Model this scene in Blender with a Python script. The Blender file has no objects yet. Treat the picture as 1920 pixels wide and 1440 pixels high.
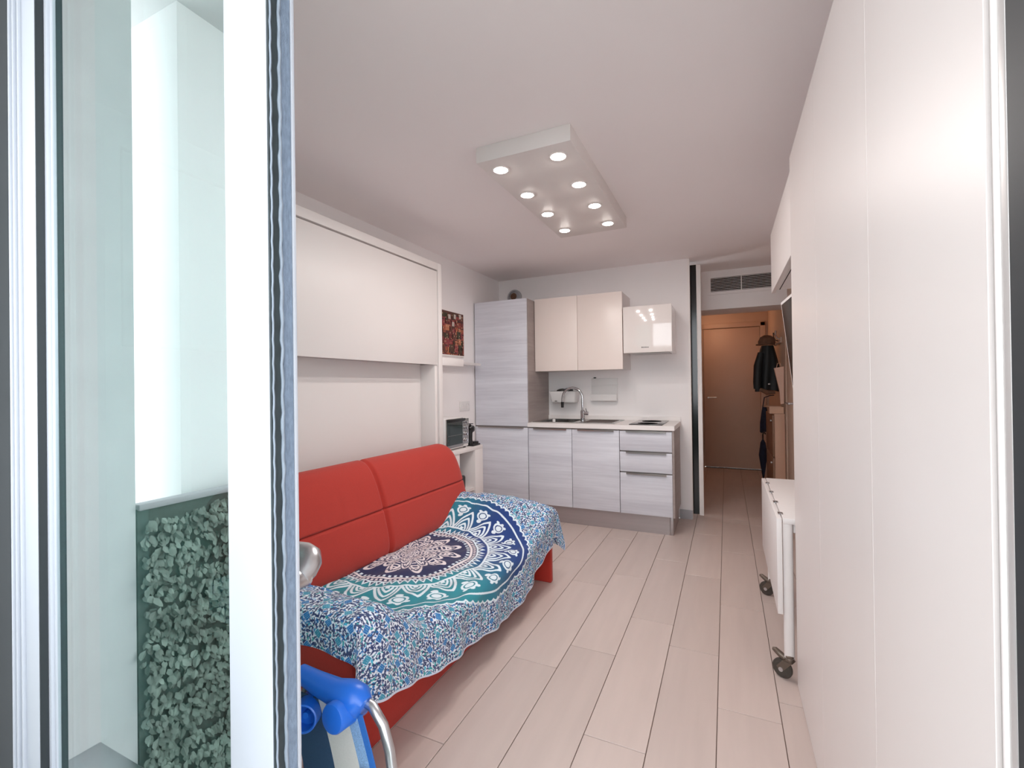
import bpy, bmesh, math, random
import numpy as np
from mathutils import Vector, Matrix
random.seed(7)
rng = np.random.default_rng(5)
scene = bpy.context.scene
COL = scene.collection
R = math.radians

# ------------------------------------------------------------------ camera
F_PX, YAW, PITCH, ROLL, CAM_H = 859.17, 0.43732, 0.00482, -0.013046, 1.234
cy_, sy_ = math.cos(YAW), math.sin(YAW)
right = Vector((cy_, sy_, 0)); fwd = Vector((-sy_, cy_, 0)); up = Vector((0, 0, 1))
f2 = fwd * math.cos(PITCH) + up * math.sin(PITCH)
u2 = up * math.cos(PITCH) - fwd * math.sin(PITCH)
r3 = right * math.cos(ROLL) + u2 * math.sin(ROLL)
u3 = u2 * math.cos(ROLL) - right * math.sin(ROLL)
cam = bpy.data.cameras.new('camera')
cam.sensor_fit = 'HORIZONTAL'; cam.sensor_width = 36.0
cam.lens = F_PX / 1920 * 36.0
cam.clip_start = 0.02; cam.clip_end = 200
cam_o = bpy.data.objects.new('camera', cam); COL.objects.link(cam_o)
m = Matrix((r3, u3, -f2)).transposed().to_4x4(); m.translation = (0, 0, CAM_H)
cam_o.matrix_world = m
scene.camera = cam_o

# ------------------------------------------------------------------ world, exposure
SKY = 5.2
LAMP_W = 2.65
HALL_W = 3.0
w = bpy.data.worlds.new('overcast_sky'); scene.world = w; w.use_nodes = True
bg = w.node_tree.nodes['Background']
bg.inputs[0].default_value = (0.93, 0.965, 1.0, 1); bg.inputs[1].default_value = SKY
vs = scene.view_settings
vs.view_transform = 'Standard'; vs.look = 'None'; vs.gamma = 1.0; vs.use_curve_mapping = False
vs.exposure = -0.08
scene.cycles.diffuse_bounces = 9
scene.cycles.max_bounces = 14
scene.cycles.transparent_max_bounces = 16

# ------------------------------------------------------------------ helpers
def lin(c):
    c = c / 255.0
    return c / 12.92 if c <= 0.04045 else ((c + 0.055) / 1.055) ** 2.4
def rgb(r, g, b): return (lin(r), lin(g), lin(b), 1.0)

class N:
    """small node-tree helper"""
    def __init__(s, name):
        s.m = bpy.data.materials.new(name); s.m.use_nodes = True
        s.t = s.m.node_tree; s.b = s.t.nodes['Principled BSDF']
    def new(s, typ, **kw):
        n = s.t.nodes.new(typ)
        for k, v in kw.items(): setattr(n, k, v)
        return n
    def link(s, a, b): s.t.links.new(a, b)

def mat(name, col, rough=0.5, metal=0.0, var=0.0, vscale=(6, 6, 6), bump=0.0, bscale=60.0, coat=0.0, sheen=0.0, rnd=0.0, vdetail=4.0, spec=0.5):
    n = N(name); b = n.b
    b.inputs['Base Color'].default_value = col
    b.inputs['Roughness'].default_value = rough
    b.inputs['Metallic'].default_value = metal
    b.inputs['Coat Weight'].default_value = coat
    b.inputs['Sheen Weight'].default_value = sheen
    b.inputs['Specular IOR Level'].default_value = spec
    tc = n.new('ShaderNodeTexCoord')
    src = tc.outputs['Object']
    if rnd:
        oi = n.new('ShaderNodeObjectInfo')
        off = n.new('ShaderNodeVectorMath', operation='SCALE'); n.link(oi.outputs['Random'], off.inputs['Scale'])
        off.inputs[0].default_value = (37, 19, 11)
        ad = n.new('ShaderNodeVectorMath', operation='ADD')
        n.link(src, ad.inputs[0]); n.link(off.outputs[0], ad.inputs[1]); src = ad.outputs[0]
    if var or rnd:
        mp = n.new('ShaderNodeMapping'); mp.inputs['Scale'].default_value = vscale
        n.link(src, mp.inputs[0])
        nz = n.new('ShaderNodeTexNoise'); nz.inputs['Scale'].default_value = 1.0; nz.inputs['Detail'].default_value = vdetail
        n.link(mp.outputs[0], nz.inputs['Vector'])
        mr = n.new('ShaderNodeMapRange'); mr.inputs[1].default_value = 0.3; mr.inputs[2].default_value = 0.7
        mr.inputs[3].default_value = 1 - var; mr.inputs[4].default_value = 1 + var
        n.link(nz.outputs['Fac'], mr.inputs[0])
        last = mr.outputs[0]
        if rnd:
            m2 = n.new('ShaderNodeMapRange'); m2.inputs[3].default_value = 1 - rnd; m2.inputs[4].default_value = 1 + rnd
            n.link(oi.outputs['Random'], m2.inputs[0])
            mu = n.new('ShaderNodeMath', operation='MULTIPLY'); n.link(last, mu.inputs[0]); n.link(m2.outputs[0], mu.inputs[1]); last = mu.outputs[0]
        vm = n.new('ShaderNodeVectorMath', operation='SCALE'); vm.inputs[0].default_value = col[:3]
        n.link(last, vm.inputs['Scale']); n.link(vm.outputs[0], b.inputs['Base Color'])
    if bump:
        nb = n.new('ShaderNodeTexNoise'); nb.inputs['Scale'].default_value = bscale; nb.inputs['Detail'].default_value = 3
        n.link(tc.outputs['Object'], nb.inputs['Vector'])
        bp = n.new('ShaderNodeBump'); bp.inputs['Strength'].default_value = bump; bp.inputs['Distance'].default_value = 0.002
        n.link(nb.outputs['Fac'], bp.inputs['Height']); n.link(bp.outputs[0], b.inputs['Normal'])
    return n.m

def laminate(name, c1, c2, rough=0.42):
    """brushed-oak laminate with horizontal grain along X"""
    n = N(name); b = n.b
    tc = n.new('ShaderNodeTexCoord'); oi = n.new('ShaderNodeObjectInfo')
    off = n.new('ShaderNodeVectorMath', operation='SCALE'); off.inputs[0].default_value = (3, 0, 7); n.link(oi.outputs['Random'], off.inputs['Scale'])
    ad = n.new('ShaderNodeVectorMath', operation='ADD'); n.link(tc.outputs['Object'], ad.inputs[0]); n.link(off.outputs[0], ad.inputs[1])
    mp = n.new('ShaderNodeMapping'); mp.inputs['Scale'].default_value = (1.3, 1.3, 26); n.link(ad.outputs[0], mp.inputs[0])
    nz = n.new('ShaderNodeTexNoise'); nz.inputs['Scale'].default_value = 2.0; nz.inputs['Detail'].default_value = 7; nz.inputs['Roughness'].default_value = 0.62
    n.link(mp.outputs[0], nz.inputs['Vector'])
    mp2 = n.new('ShaderNodeMapping'); mp2.inputs['Scale'].default_value = (0.15, 0.15, 5.2); n.link(ad.outputs[0], mp2.inputs[0])
    wv = n.new('ShaderNodeTexNoise'); wv.inputs['Scale'].default_value = 1.4; wv.inputs['Detail'].default_value = 1; n.link(mp2.outputs[0], wv.inputs['Vector'])
    mx = n.new('ShaderNodeMath', operation='ADD'); n.link(nz.outputs['Fac'], mx.inputs[0]); n.link(wv.outputs['Fac'], mx.inputs[1])
    cr = n.new('ShaderNodeValToRGB'); cr.color_ramp.elements[0].position = 0.72; cr.color_ramp.elements[1].position = 1.28
    cr.color_ramp.elements[0].color = c1; cr.color_ramp.elements[1].color = c2
    e = cr.color_ramp.elements.new(0.98); e.color = tuple((a + d) / 2 for a, d in zip(c1, c2))
    mr = n.new('ShaderNodeMapRange'); mr.inputs[1].default_value = 0.5; mr.inputs[2].default_value = 1.5; n.link(mx.outputs[0], mr.inputs[0])
    cr.color_ramp.elements[0].position = 0.25; cr.color_ramp.elements[1].position = 0.5; cr.color_ramp.elements[2].position = 0.8
    cr.color_ramp.elements[0].color = c1; cr.color_ramp.elements[1].color = tuple((a + d) / 2 for a, d in zip(c1, c2)); cr.color_ramp.elements[2].color = c2
    n.link(mr.outputs[0], cr.inputs[0]); n.link(cr.outputs[0], b.inputs['Base Color'])
    b.inputs['Roughness'].default_value = rough
    bp = n.new('ShaderNodeBump'); bp.inputs['Strength'].default_value = 0.12; bp.inputs['Distance'].default_value = 0.001
    n.link(nz.outputs['Fac'], bp.inputs['Height']); n.link(bp.outputs[0], b.inputs['Normal'])
    return n.m

def emis(name, col, s):
    n = N(name); n.b.inputs['Base Color'].default_value = col
    n.b.inputs['Emission Color'].default_value = col; n.b.inputs['Emission Strength'].default_value = s
    return n.m

def attr_mat(name, rough=0.8, sheen=0.0):
    n = N(name); a = n.new('ShaderNodeVertexColor', layer_name='print')
    n.link(a.outputs[0], n.b.inputs['Base Color']); n.b.inputs['Roughness'].default_value = rough
    n.b.inputs['Sheen Weight'].default_value = sheen
    return n.m

def glass_mat(name, tint, ior, boost):
    n = N(name); t = n.t
    out = t.nodes['Material Output']; t.nodes.remove(n.b)
    tr = n.new('ShaderNodeBsdfTransparent'); tr.inputs[0].default_value = tint
    gl = n.new('ShaderNodeBsdfGlossy'); gl.inputs['Roughness'].default_value = 0.0; gl.inputs[0].default_value = (0.95, 1.0, 0.99, 1)
    fr = n.new('ShaderNodeFresnel'); fr.inputs[0].default_value = ior
    geo = n.new('ShaderNodeNewGeometry')
    inv = n.new('ShaderNodeMath', operation='SUBTRACT'); inv.inputs[0].default_value = 1.0; n.link(geo.outputs['Backfacing'], inv.inputs[1])
    mu = n.new('ShaderNodeMath', operation='MULTIPLY'); n.link(fr.outputs[0], mu.inputs[0]); n.link(inv.outputs[0], mu.inputs[1])
    mb = n.new('ShaderNodeMath', operation='MULTIPLY', use_clamp=True); n.link(mu.outputs[0], mb.inputs[0]); mb.inputs[1].default_value = boost
    mx = n.new('ShaderNodeMixShader'); n.link(mb.outputs[0], mx.inputs[0]); n.link(tr.outputs[0], mx.inputs[1]); n.link(gl.outputs[0], mx.inputs[2])
    n.link(mx.outputs[0], out.inputs[0])
    return n.m

OFF = {}
class MB:
    """collects simple shapes in world coordinates; build() links them as one mesh object"""
    def __init__(s): s.v = []; s.f = []
    def add(s, v, f):
        o = len(s.v); s.v += [tuple(p) for p in v]; s.f += [tuple(i + o for i in q) for q in f]; return s
    def box(s, x0, x1, y0, y1, z0, z1, bev=0.0, seg=2):
        if bev <= 0:
            v = [(x, y, z) for z in (z0, z1) for y in (y0, y1) for x in (x0, x1)]
            return s.add(v, [(0, 2, 3, 1), (4, 5, 7, 6), (0, 1, 5, 4), (2, 6, 7, 3), (0, 4, 6, 2), (1, 3, 7, 5)])
        bm = bmesh.new(); bmesh.ops.create_cube(bm, size=1)
        for q in bm.verts: q.co = Vector(((x0 + x1) / 2 + q.co.x * (x1 - x0), (y0 + y1) / 2 + q.co.y * (y1 - y0), (z0 + z1) / 2 + q.co.z * (z1 - z0)))
        bmesh.ops.bevel(bm, geom=list(bm.edges), offset=bev, segments=seg, profile=0.5, affect='EDGES')
        return s.bm(bm)
    def bm(s, bm):
        bm.verts.index_update()
        s.add([q.co[:] for q in bm.verts], [[q.index for q in f.verts] for f in bm.faces]); bm.free(); return s
    def tube(s, path, r, n=16, caps=True):
        P = [Vector(p) for p in path]; rs = r if isinstance(r, (list, tuple)) else [r] * len(P)
        rings = []; prev = None
        for i, p in enumerate(P):
            d = (P[min(i + 1, len(P) - 1)] - P[max(i - 1, 0)]).normalized()
            if prev is None:
                a = d.orthogonal().normalized()
            else:
                a = (prev - d * prev.dot(d)).normalized()
            prev = a; c = d.cross(a)
            rings.append([p + (a * math.cos(2 * math.pi * k / n) + c * math.sin(2 * math.pi * k / n)) * rs[i] for k in range(n)])
        v = [q for g in rings for q in g]; f = []
        for i in range(len(P) - 1):
            for k in range(n):
                f.append((i * n + k, i * n + (k + 1) % n, (i + 1) * n + (k + 1) % n, (i + 1) * n + k))
        if caps: f.append(tuple(range(n))[::-1]); f.append(tuple((len(P) - 1) * n + k for k in range(n)))
        return s.add(v, f)
    def cyl(s, p0, p1, r, n=24): return s.tube([p0, p1], r, n)
    def lathe(s, c, axis, prof, n=32):
        """prof: list of (radius, distance along axis)"""
        ax = Vector(axis).normalized(); a = ax.orthogonal().normalized(); b = ax.cross(a); c = Vector(c)
        v = []; f = []
        for (r, d) in prof:
            for k in range(n):
                t = 2 * math.pi * k / n
                v.append(c + ax * d + (a * math.cos(t) + b * math.sin(t)) * r)
        for i in range(len(prof) - 1):
            for k in range(n):
                f.append((i * n + k, i * n + (k + 1) % n, (i + 1) * n + (k + 1) % n, (i + 1) * n + k))
        if prof[0][0] > 1e-6: f.append(tuple(range(n))[::-1])
        if prof[-1][0] > 1e-6: f.append(tuple((len(prof) - 1) * n + k for k in range(n)))
        return s.add(v, f)
    def grid(s, pts, closed_u=False):
        """pts[i][j] -> quads"""
        nu, nv = len(pts), len(pts[0]); v = [p for row in pts for p in row]; f = []
        for i in range(nu if closed_u else nu - 1):
            for j in range(nv - 1):
                i2 = (i + 1) % nu
                f.append((i * nv + j, i2 * nv + j, i2 * nv + j + 1, i * nv + j + 1))
        return s.add(v, f)
    def prism(s, poly, axis, a0, a1):
        """2D polygon extruded along an axis ('x': poly=(y,z), 'y': poly=(x,z), 'z': poly=(x,y))"""
        n = len(poly)
        def P(q, a): return {'x': (a, q[0], q[1]), 'y': (q[0], a, q[1]), 'z': (q[0], q[1], a)}[axis]
        v = [P(q, a0) for q in poly] + [P(q, a1) for q in poly]
        f = [tuple(range(n)), tuple(range(2 * n - 1, n - 1, -1))] + [(i, n + i, n + (i + 1) % n, (i + 1) % n) for i in range(n)]
        return s.add(v, f)
    def cushion(s, c, half, n=5.0, res=26, thick_pow=6, crease=None, shear=None, mapf=None):
        """pillow slab: outline in (u=Y, v=Z), thickness along X"""
        hx, hy, hz = half
        for sgn in (1, -1):
            rows = []
            for i in range(res * 2 + 1):
                row = []
                for j in range(res * 2 + 1):
                    u = -1 + i / res; v = -1 + j / res
                    m_ = max(abs(u), abs(v)); k = 1.0
                    if m_ > 1e-6: k = m_ / (abs(u) ** n + abs(v) ** n) ** (1 / n)
                    pu, pv = u * k, v * k
                    d = hx * max(0.0, 1 - m_ ** thick_pow) ** 0.5
                    if crease is not None and sgn > 0: d -= 0.016 * math.exp(-((pv - crease) / 0.035) ** 2)
                    p = Vector((sgn * d, pu * hy, pv * hz))
                    if shear: p.x += shear * p.z
                    p = p + Vector(c)
                    row.append(p)
                rows.append(row if sgn > 0 else row[::-1])
            s.grid(rows)
        return s
    def build(s, name, material, parent=None, smooth=None, origin=None):
        me = bpy.data.meshes.new(name)
        off = Vector(OFF.get(parent.name, (0, 0, 0))) if parent else Vector(origin or (0, 0, 0))
        me.from_pydata([tuple(Vector(p) - off) for p in s.v], [], s.f)
        me.validate()
        bm = bmesh.new(); bm.from_mesh(me)
        bmesh.ops.remove_doubles(bm, verts=bm.verts, dist=1e-6)
        bmesh.ops.recalc_face_normals(bm, faces=bm.faces); bm.to_mesh(me); bm.free()
        for p in me.polygons: p.use_smooth = True
        me.set_sharp_from_angle(angle=R(smooth if smooth is not None else 32))
        me.materials.append(material)
        o = bpy.data.objects.new(name, me); COL.objects.link(o)
        if parent:
            o.parent = parent; OFF[o.name] = off
        else:
            o.location = off; OFF[o.name] = off
        return o

def tag(o, label=None, cat=None, group=None, kind=None):
    if label: o['label'] = label
    if cat: o['category'] = cat
    if group: o['group'] = group
    if kind: o['kind'] = kind
    return o
def thing(name, label, cat, loc, group=None):
    o = bpy.data.objects.new(name, None); COL.objects.link(o); o.location = loc; o.empty_display_size = 0.1
    OFF[o.name] = loc
    return tag(o, label, cat, group)
def bx(*a, **k): return MB().box(*a, **k)
def struct(name, mb, m_, label=None, cat=None):
    return tag(mb.build(name, m_), label or None, cat, kind='structure')

# ------------------------------------------------------------------ materials
M = {}
M['wall'] = mat('wall_paint', rgb(246, 243, 243), 0.75, var=0.012, vscale=(2, 2, 2), bump=0.05, bscale=220)
M['ceil'] = mat('ceiling_paint', rgb(244, 239, 239), 0.85, var=0.01, vscale=(1.5, 1.5, 1.5))
M['hall'] = mat('hall_paint', rgb(214, 190, 172), 0.7, var=0.02, vscale=(2, 2, 2))
M['plank'] = mat('wood_look_tile', rgb(198, 182, 175), 0.38, var=0.035, vscale=(22, 2.2, 22), rnd=0.035, bump=0.03, bscale=90)
M['grout'] = mat('grout', rgb(128, 108, 98), 0.9, var=0.05)
M['white'] = mat('white_laminate', rgb(228, 223, 221), 0.42, var=0.008, vscale=(3, 3, 3))
M['warddoor'] = mat('wardrobe_laminate', rgb(229, 222, 219), 0.38, var=0.008, vscale=(3, 3, 3))
M['edge'] = mat('white_edge_band', rgb(246, 242, 240), 0.5, var=0.01)
M['dark'] = mat('shadow_gap', rgb(40, 34, 32), 0.9, var=0.05)
M['black'] = mat('black_plastic', rgb(18, 18, 20), 0.35, var=0.05)
M['blackgl'] = mat('black_glass', rgb(14, 15, 16), 0.08, var=0.02)
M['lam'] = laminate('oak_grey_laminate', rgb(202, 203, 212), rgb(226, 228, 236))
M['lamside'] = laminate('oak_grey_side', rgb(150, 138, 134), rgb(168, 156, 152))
M['plinth'] = mat('brushed_plinth', rgb(176, 168, 168), 0.34, metal=0.55, var=0.05, vscale=(1, 1, 40))
M['top'] = mat('worktop', rgb(240, 236, 234), 0.4, var=0.02, vscale=(4, 4, 4))
M['creamgl'] = mat('cream_door', rgb(240, 228, 221), 0.3, var=0.01, vscale=(2, 2, 2))
M['hood'] = mat('hood_gloss', rgb(243, 236, 232), 0.08, var=0.01, coat=0.6)
M['steel'] = mat('stainless', rgb(170, 168, 166), 0.22, metal=1.0, var=0.05, vscale=(2, 40, 2))
M['chrome'] = mat('chrome', rgb(205, 205, 208), 0.08, metal=1.0, var=0.02)
M['alu'] = mat('aluminium', rgb(205, 207, 210), 0.3, metal=1.0, var=0.04)
M['handle'] = mat('satin_handle', rgb(172, 166, 162), 0.3, metal=0.9, var=0.04)
M['red'] = mat('red_fabric', rgb(178, 48, 36), 0.85, var=0.06, vscale=(240, 240, 240), bump=0.35, bscale=900, sheen=0.12)
M['redst'] = mat('red_thread', rgb(132, 26, 20), 0.9, var=0.05)
M['upvc'] = mat('white_frame_paint', rgb(188, 193, 202), 0.3, var=0.01)
M['frameside'] = mat('silver_frame', rgb(196, 192, 190), 0.35, metal=0.35, var=0.02)
M['darkframe'] = mat('dark_profile', rgb(38, 44, 48), 0.5, var=0.05)
M['gasket'] = mat('rubber_gasket', rgb(46, 56, 60), 0.6, var=0.25, vscale=(80, 80, 30))
M['brush'] = mat('pile_seal', rgb(120, 136, 156), 0.9, var=0.18, vscale=(200, 200, 60), bump=0.5, bscale=400)
M['bead'] = mat('silicone_bead', rgb(140, 152, 166), 0.5, var=0.1, vscale=(90, 90, 40), bump=0.6, bscale=80)
M['glass'] = glass_mat('door_glass', (0.60, 0.73, 0.72, 1), 2.4, 2.0)
M['ovenglass'] = mat('oven_glass', rgb(36, 50, 50), 0.06, var=0.05)
M['blue'] = mat('blue_plastic', rgb(28, 100, 200), 0.32, var=0.03)
M['bluefab'] = mat('blue_binding', rgb(40, 105, 185), 0.8, var=0.06, vscale=(200, 200, 200))
M['bluemesh'] = mat('pale_blue_mesh', rgb(128, 165, 205), 0.85, var=0.25, vscale=(380, 380, 380))
M['sling'] = mat('white_sling', rgb(205, 205, 200), 0.85, var=0.04, vscale=(300, 300, 300))
M['slatefab'] = mat('slate_sling', rgb(44, 74, 104), 0.85, var=0.1, vscale=(300, 300, 300))
M['castor'] = mat('castor_rubber', rgb(70, 64, 58), 0.55, var=0.08)
M['castorm'] = mat('castor_fork', rgb(112, 100, 90), 0.4, metal=0.5, var=0.05)
M['soffit'] = mat('balcony_plaster', rgb(214, 214, 214), 0.9, var=0.03)
M['pier'] = mat('pier_plaster', rgb(206, 212, 212), 0.9, var=0.03)
M['extwhite'] = mat('white_render', rgb(244, 244, 244), 0.9, var=0.01)
M['leaf'] = mat('hedge_leaf', rgb(124, 142, 132), 0.6, var=0.45, vscale=(14, 14, 14))
M['hedgeback'] = mat('hedge_mesh', rgb(84, 98, 92), 0.9, var=0.2)
M['ground'] = mat('ground', rgb(150, 148, 142), 0.95, var=0.1, vscale=(.2, .2, .2))
M['extfloor'] = mat('balcony_tile', rgb(214, 213, 210), 0.6, var=0.05)
M['jacket'] = mat('black_jacket', rgb(22, 26, 28), 0.6, var=0.2, vscale=(30, 30, 30))
M['navybag'] = mat('navy_fabric', rgb(28, 36, 58), 0.8, var=0.2, vscale=(30, 30, 30))
M['brown'] = mat('brown_fabric', rgb(108, 78, 60), 0.85, var=0.2, vscale=(30, 30, 30))
M['pinkpaper'] = mat('blush_paper', rgb(226, 190, 170), 0.8, var=0.06)
M['tan'] = mat('tan_board', rgb(206, 166, 142), 0.6, var=0.03)
M['tandark'] = mat('walnut_front', rgb(140, 104, 82), 0.5, var=0.08, vscale=(4, 4, 30))
M['card'] = mat('cardboard', rgb(214, 176, 150), 0.85, var=0.05)
M['doorp'] = mat('hall_door_paint', rgb(206, 180, 162), 0.45, var=0.015)
M['lens'] = emis('spot_lens', (1.0, 0.93, 0.86, 1), 30.0)
M['lampbody'] = mat('lamp_white', rgb(226, 220, 217), 0.5, var=0.01)
M['print'] = attr_mat('poster_print', 0.5)
M['cloth'] = attr_mat('throw_print', 0.85, 0.1)
M['skirt'] = mat('grey_skirting', rgb(176, 176, 180), 0.5, var=0.03)
M['mirrorblk'] = mat('black_lacquer', rgb(16, 18, 18), 0.15, var=0.05)
M['screen'] = mat('tv_screen', rgb(20, 16, 15), 0.12, var=0.02)
M['tray'] = mat('white_plastic', rgb(232, 230, 229), 0.4, var=0.01)
M['grey'] = mat('grey_plastic', rgb(120, 116, 114), 0.5, var=0.04)

# ------------------------------------------------------------------ the setting
LX, RX, CZ, BY, FY = -2.24, 0.54, 2.38, 4.48, 0.64
fl = struct('floor', bx(LX, RX, FY - 0.08, BY, -0.06, -0.006).box(-0.36, RX, BY, 7.4, -0.06, -0.006), M['grout'])
W_, L_ = 0.2137, 0.898
known = {-4: 2.232, -3: 2.793, -2: 2.988, -1: 2.473, 0: 2.275, 1: 1.912}     # end-joint position of each row, by row index
def plank(x0, x1, y0, y1):
    g = 0.0013
    if x1 - x0 < 0.02 or y1 - y0 < 0.03: return
    b = bx(x0 + g, x1 - g, y0 + g, y1 - g, -0.006, 0.0, bev=0.0012, seg=1).build('plank', M['plank'], fl)
for k in range(-11, 4):
    xr = -0.047 + W_ * k; xl = xr - W_
    y = known.get(k, 1.3 + ((k * 0.37) % 0.9)); y -= L_ * math.ceil((y - FY + 0.08) / L_)
    while y < 7.4:
        for (X0, X1, Y0, Y1) in ((LX, RX, FY - 0.08, BY), (-0.36, RX, BY, 7.4)):
            plank(max(xl, X0), min(xr, X1), max(y, Y0), min(y + L_, Y1))
        y += L_
struct('wall_left', bx(LX - 0.15, LX, 0.70, BY + 0.25, 0, 2.6), M['wall'])
struct('wall_back', bx(LX, -0.296, BY, BY + 0.06, 0, 2.6).box(LX, -0.60, BY + 0.24, BY + 0.30, 0, 2.6), M['wall'])
tr = struct('trim_1', bx(-0.312, -0.291, BY - 0.003, BY + 0.062, 0, CZ), M['edge'])
struct('wall_right', bx(RX, RX + 0.15, 0.70, 4.20, 0, 2.6), M['wall'])
struct('wall_hall_right', bx(RX, RX + 0.15, 4.20, 7.55, 0, 2.6), M['hall'])
struct('ceiling', bx(LX, RX, 0.70, 5.3, CZ, CZ + 0.2).box(-0.36, RX, 5.4, 7.5, 2.24, 2.6), M['ceil'])
struct('wall_hall_left', bx(-0.46, -0.345, BY + 0.30, 7.5, 0, 2.6), M['hall'])
struct('wall_hall_end', bx(-0.36, -0.30, 7.36, 7.5, 0, 2.3).box(0.44, RX, 7.36, 7.5, 0, 2.3).box(-0.30, 0.44, 7.36, 7.5, 2.04, 2.3).box(-0.3, 0.44, 7.42, 7.5, 0, 2.04), M['hall'])
# lowered beam that holds the air grille
struct('trim_2', bx(-0.345, RX, 5.10, 5.45, 2.075, CZ).box(-0.345, RX, 5.085, 5.45, 1.985, 2.075), M['wall'])
# facade wall around the sliding door
struct('wall_front', bx(LX - 0.15, -2.0, 0.42, 0.70, -0.5, 2.913).box(-2.0, -1.90, 0.62, 0.70, 0, 2.913).box(0.262, RX + 0.15, 0.42, FY - 0.005, -0.5, 2.913).box(-2.0, 0.262, 0.42, 0.70, 2.66, 2.913).box(-2.0, RX, 0.70, 0.74, 2.37, 2.913), M['soffit'])
struct('baseboard_back', bx(-0.40, -0.292, BY - 0.014, BY, 0, 0.082, bev=0.002), M['skirt'])

# hall end door
d1 = struct('door_1', bx(-0.297, 0.437, 7.34, 7.38, 0.012, 2.03, bev=0.003), M['doorp'])
MB().box(-0.305, -0.30, 7.325, 7.365, 0, 2.10).box(0.44, 0.51, 7.325, 7.365, 0, 2.10, bev=0.008).box(-0.345, 0.51, 7.325, 7.365, 2.036, 2.11, bev=0.008).build('door_frame', M['doorp'], d1)
MB().cyl((-0.24, 7.34, 1.03), (-0.24, 7.29, 1.03), 0.011).tube([(-0.24, 7.295, 1.03), (-0.13, 7.295, 1.03)], 0.009).build('door_handle', M['alu'], d1)
MB().box(-0.29, 0.43, 7.338, 7.342, 0.0, 0.012).build('door_gap_shade', M['dark'], d1)  # dark strip painted as the shade under the door leaf
# bathroom door in the right wall of the hall
d2 = struct('door_2', bx(0.520, 0.545, 4.30, 5.05, 0.01, 2.02, bev=0.003), M['doorp'])
MB().box(0.515, 0.54, 4.24, 4.298, 0, 2.08).box(0.515, 0.54, 5.053, 5.11, 0, 1.98).build('door_frame', M['doorp'], d2)
MB().box(0.512, 0.521, 4.37, 4.43, 1.01, 1.11, bev=0.002).box(0.514, 0.521, 4.38, 4.42, 0.88, 0.94, bev=0.002).cyl((0.515, 4.40, 1.06), (0.468, 4.40, 1.06), 0.010).tube([(0.472, 4.40, 1.06), (0.466, 4.46, 1.06), (0.466, 4.62, 1.058)], [0.010, 0.010, 0.008]).build('door_handle', M['alu'], d2)
# black sliding door parked behind the kitchen wall, aluminium edge profile
d3 = struct('door_3', bx(-0.98, -0.240, BY + 0.12, BY + 0.155, 0.02, 2.345), M['mirrorblk'])
MB().box(-0.240, -0.203, BY + 0.115, BY + 0.16, 0.012, 2.345, bev=0.003).build('edge_profile', M['edge'], d3)
MB().box(-0.240, -0.237, BY + 0.106, BY + 0.116, 0.02, 2.345).build('edge_lip', M['edge'], d3)

# ------------------------------------------------------------------ balcony
struct('balcony_floor', bx(-2.7, 1.6, -1.1, 0.42, -0.70, -0.50), M['extfloor'])
struct('balcony_soffit', bx(-2.75, 1.7, -0.75, 0.42, 2.913, 3.1), M['soffit'])
struct('balcony_pier', bx(-2.16, -2.0, 0.31, 0.42, -0.50, 2.913), M['pier'])
struct('balcony_wall', bx(-2.75, -2.12, -0.75, 0.085, -0.50, 2.913), M['extwhite'])
struct('ground', bx(-60, 60, -60, -1.2, -6.2, -6.0), M['ground'])
struct('sill', bx(-2.0, 0.262, 0.42, 0.56, -0.50, 0.01, bev=0.004).box(-2.02, 0.262, 0.575, 0.585, 0.01, 0.03).box(-2.02, 0.262, 0.655, 0.665, 0.01, 0.03), M['alu'])
hs = thing('leaf_screen', 'dark green artificial leaf screen on balcony side rail, mirrored in the glass door, plus unseen added front run', 'screen', (-2.0, 0, -0.50))
bx(-2.02, -2.0, -1.05, 0.305, -0.50, 0.79).build('mesh_backing', M['hedgeback'], hs)
MB().box(-2.035, -1.985, -1.05, 0.305, 0.785, 0.81, bev=0.006).build('top_rail', M['skirt'], hs)
bx(-2.0, 1.6, -1.075, -1.05, -0.50, 0.79).build('mesh_backing', M['hedgeback'], hs)  # unseen front run, added to cut low daylight entering the room
MB().box(-2.0, 1.6, -1.085, -1.04, 0.775, 0.81, bev=0.006).build('top_rail', M['frameside'], hs)  # rail of the added front run
lf = MB()
for row in range(22):
    zz = -0.46 + row * 0.057
    for i in range(120):
        y = -0.95 + i * 0.0104 + rng.uniform(-.006, .006)
        for kk in range(2):
            s_ = rng.uniform(0.020, 0.042)
            c = Vector((-1.985 + rng.uniform(-.008, .022) + 0.010 * math.sin(y * 9 + row * 1.7), y, zz + rng.uniform(-.022, .022) + 0.014 * math.sin(y * 14 + row)))
            d = Vector((rng.uniform(.1, .8), rng.uniform(-0.9, 0.9), -1)).normalized(); sd = d.cross(Vector((1, rng.uniform(-.5, .5), 0.2))).normalized()
            nn = d.cross(sd) * s_ * rng.uniform(.05, .2)
            lf.add([c, c + d * s_ * .35 + sd * s_ * .34 + nn, c + d * s_ * .75 + sd * s_ * .26 + nn, c + d * s_, c + d * s_ * .75 - sd * s_ * .26 + nn, c + d * s_ * .35 - sd * s_ * .34 + nn], [(0, 1, 2, 3), (0, 3, 4, 5)])
tag(lf.build('foliage', M['leaf'], hs), kind='stuff')

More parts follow.
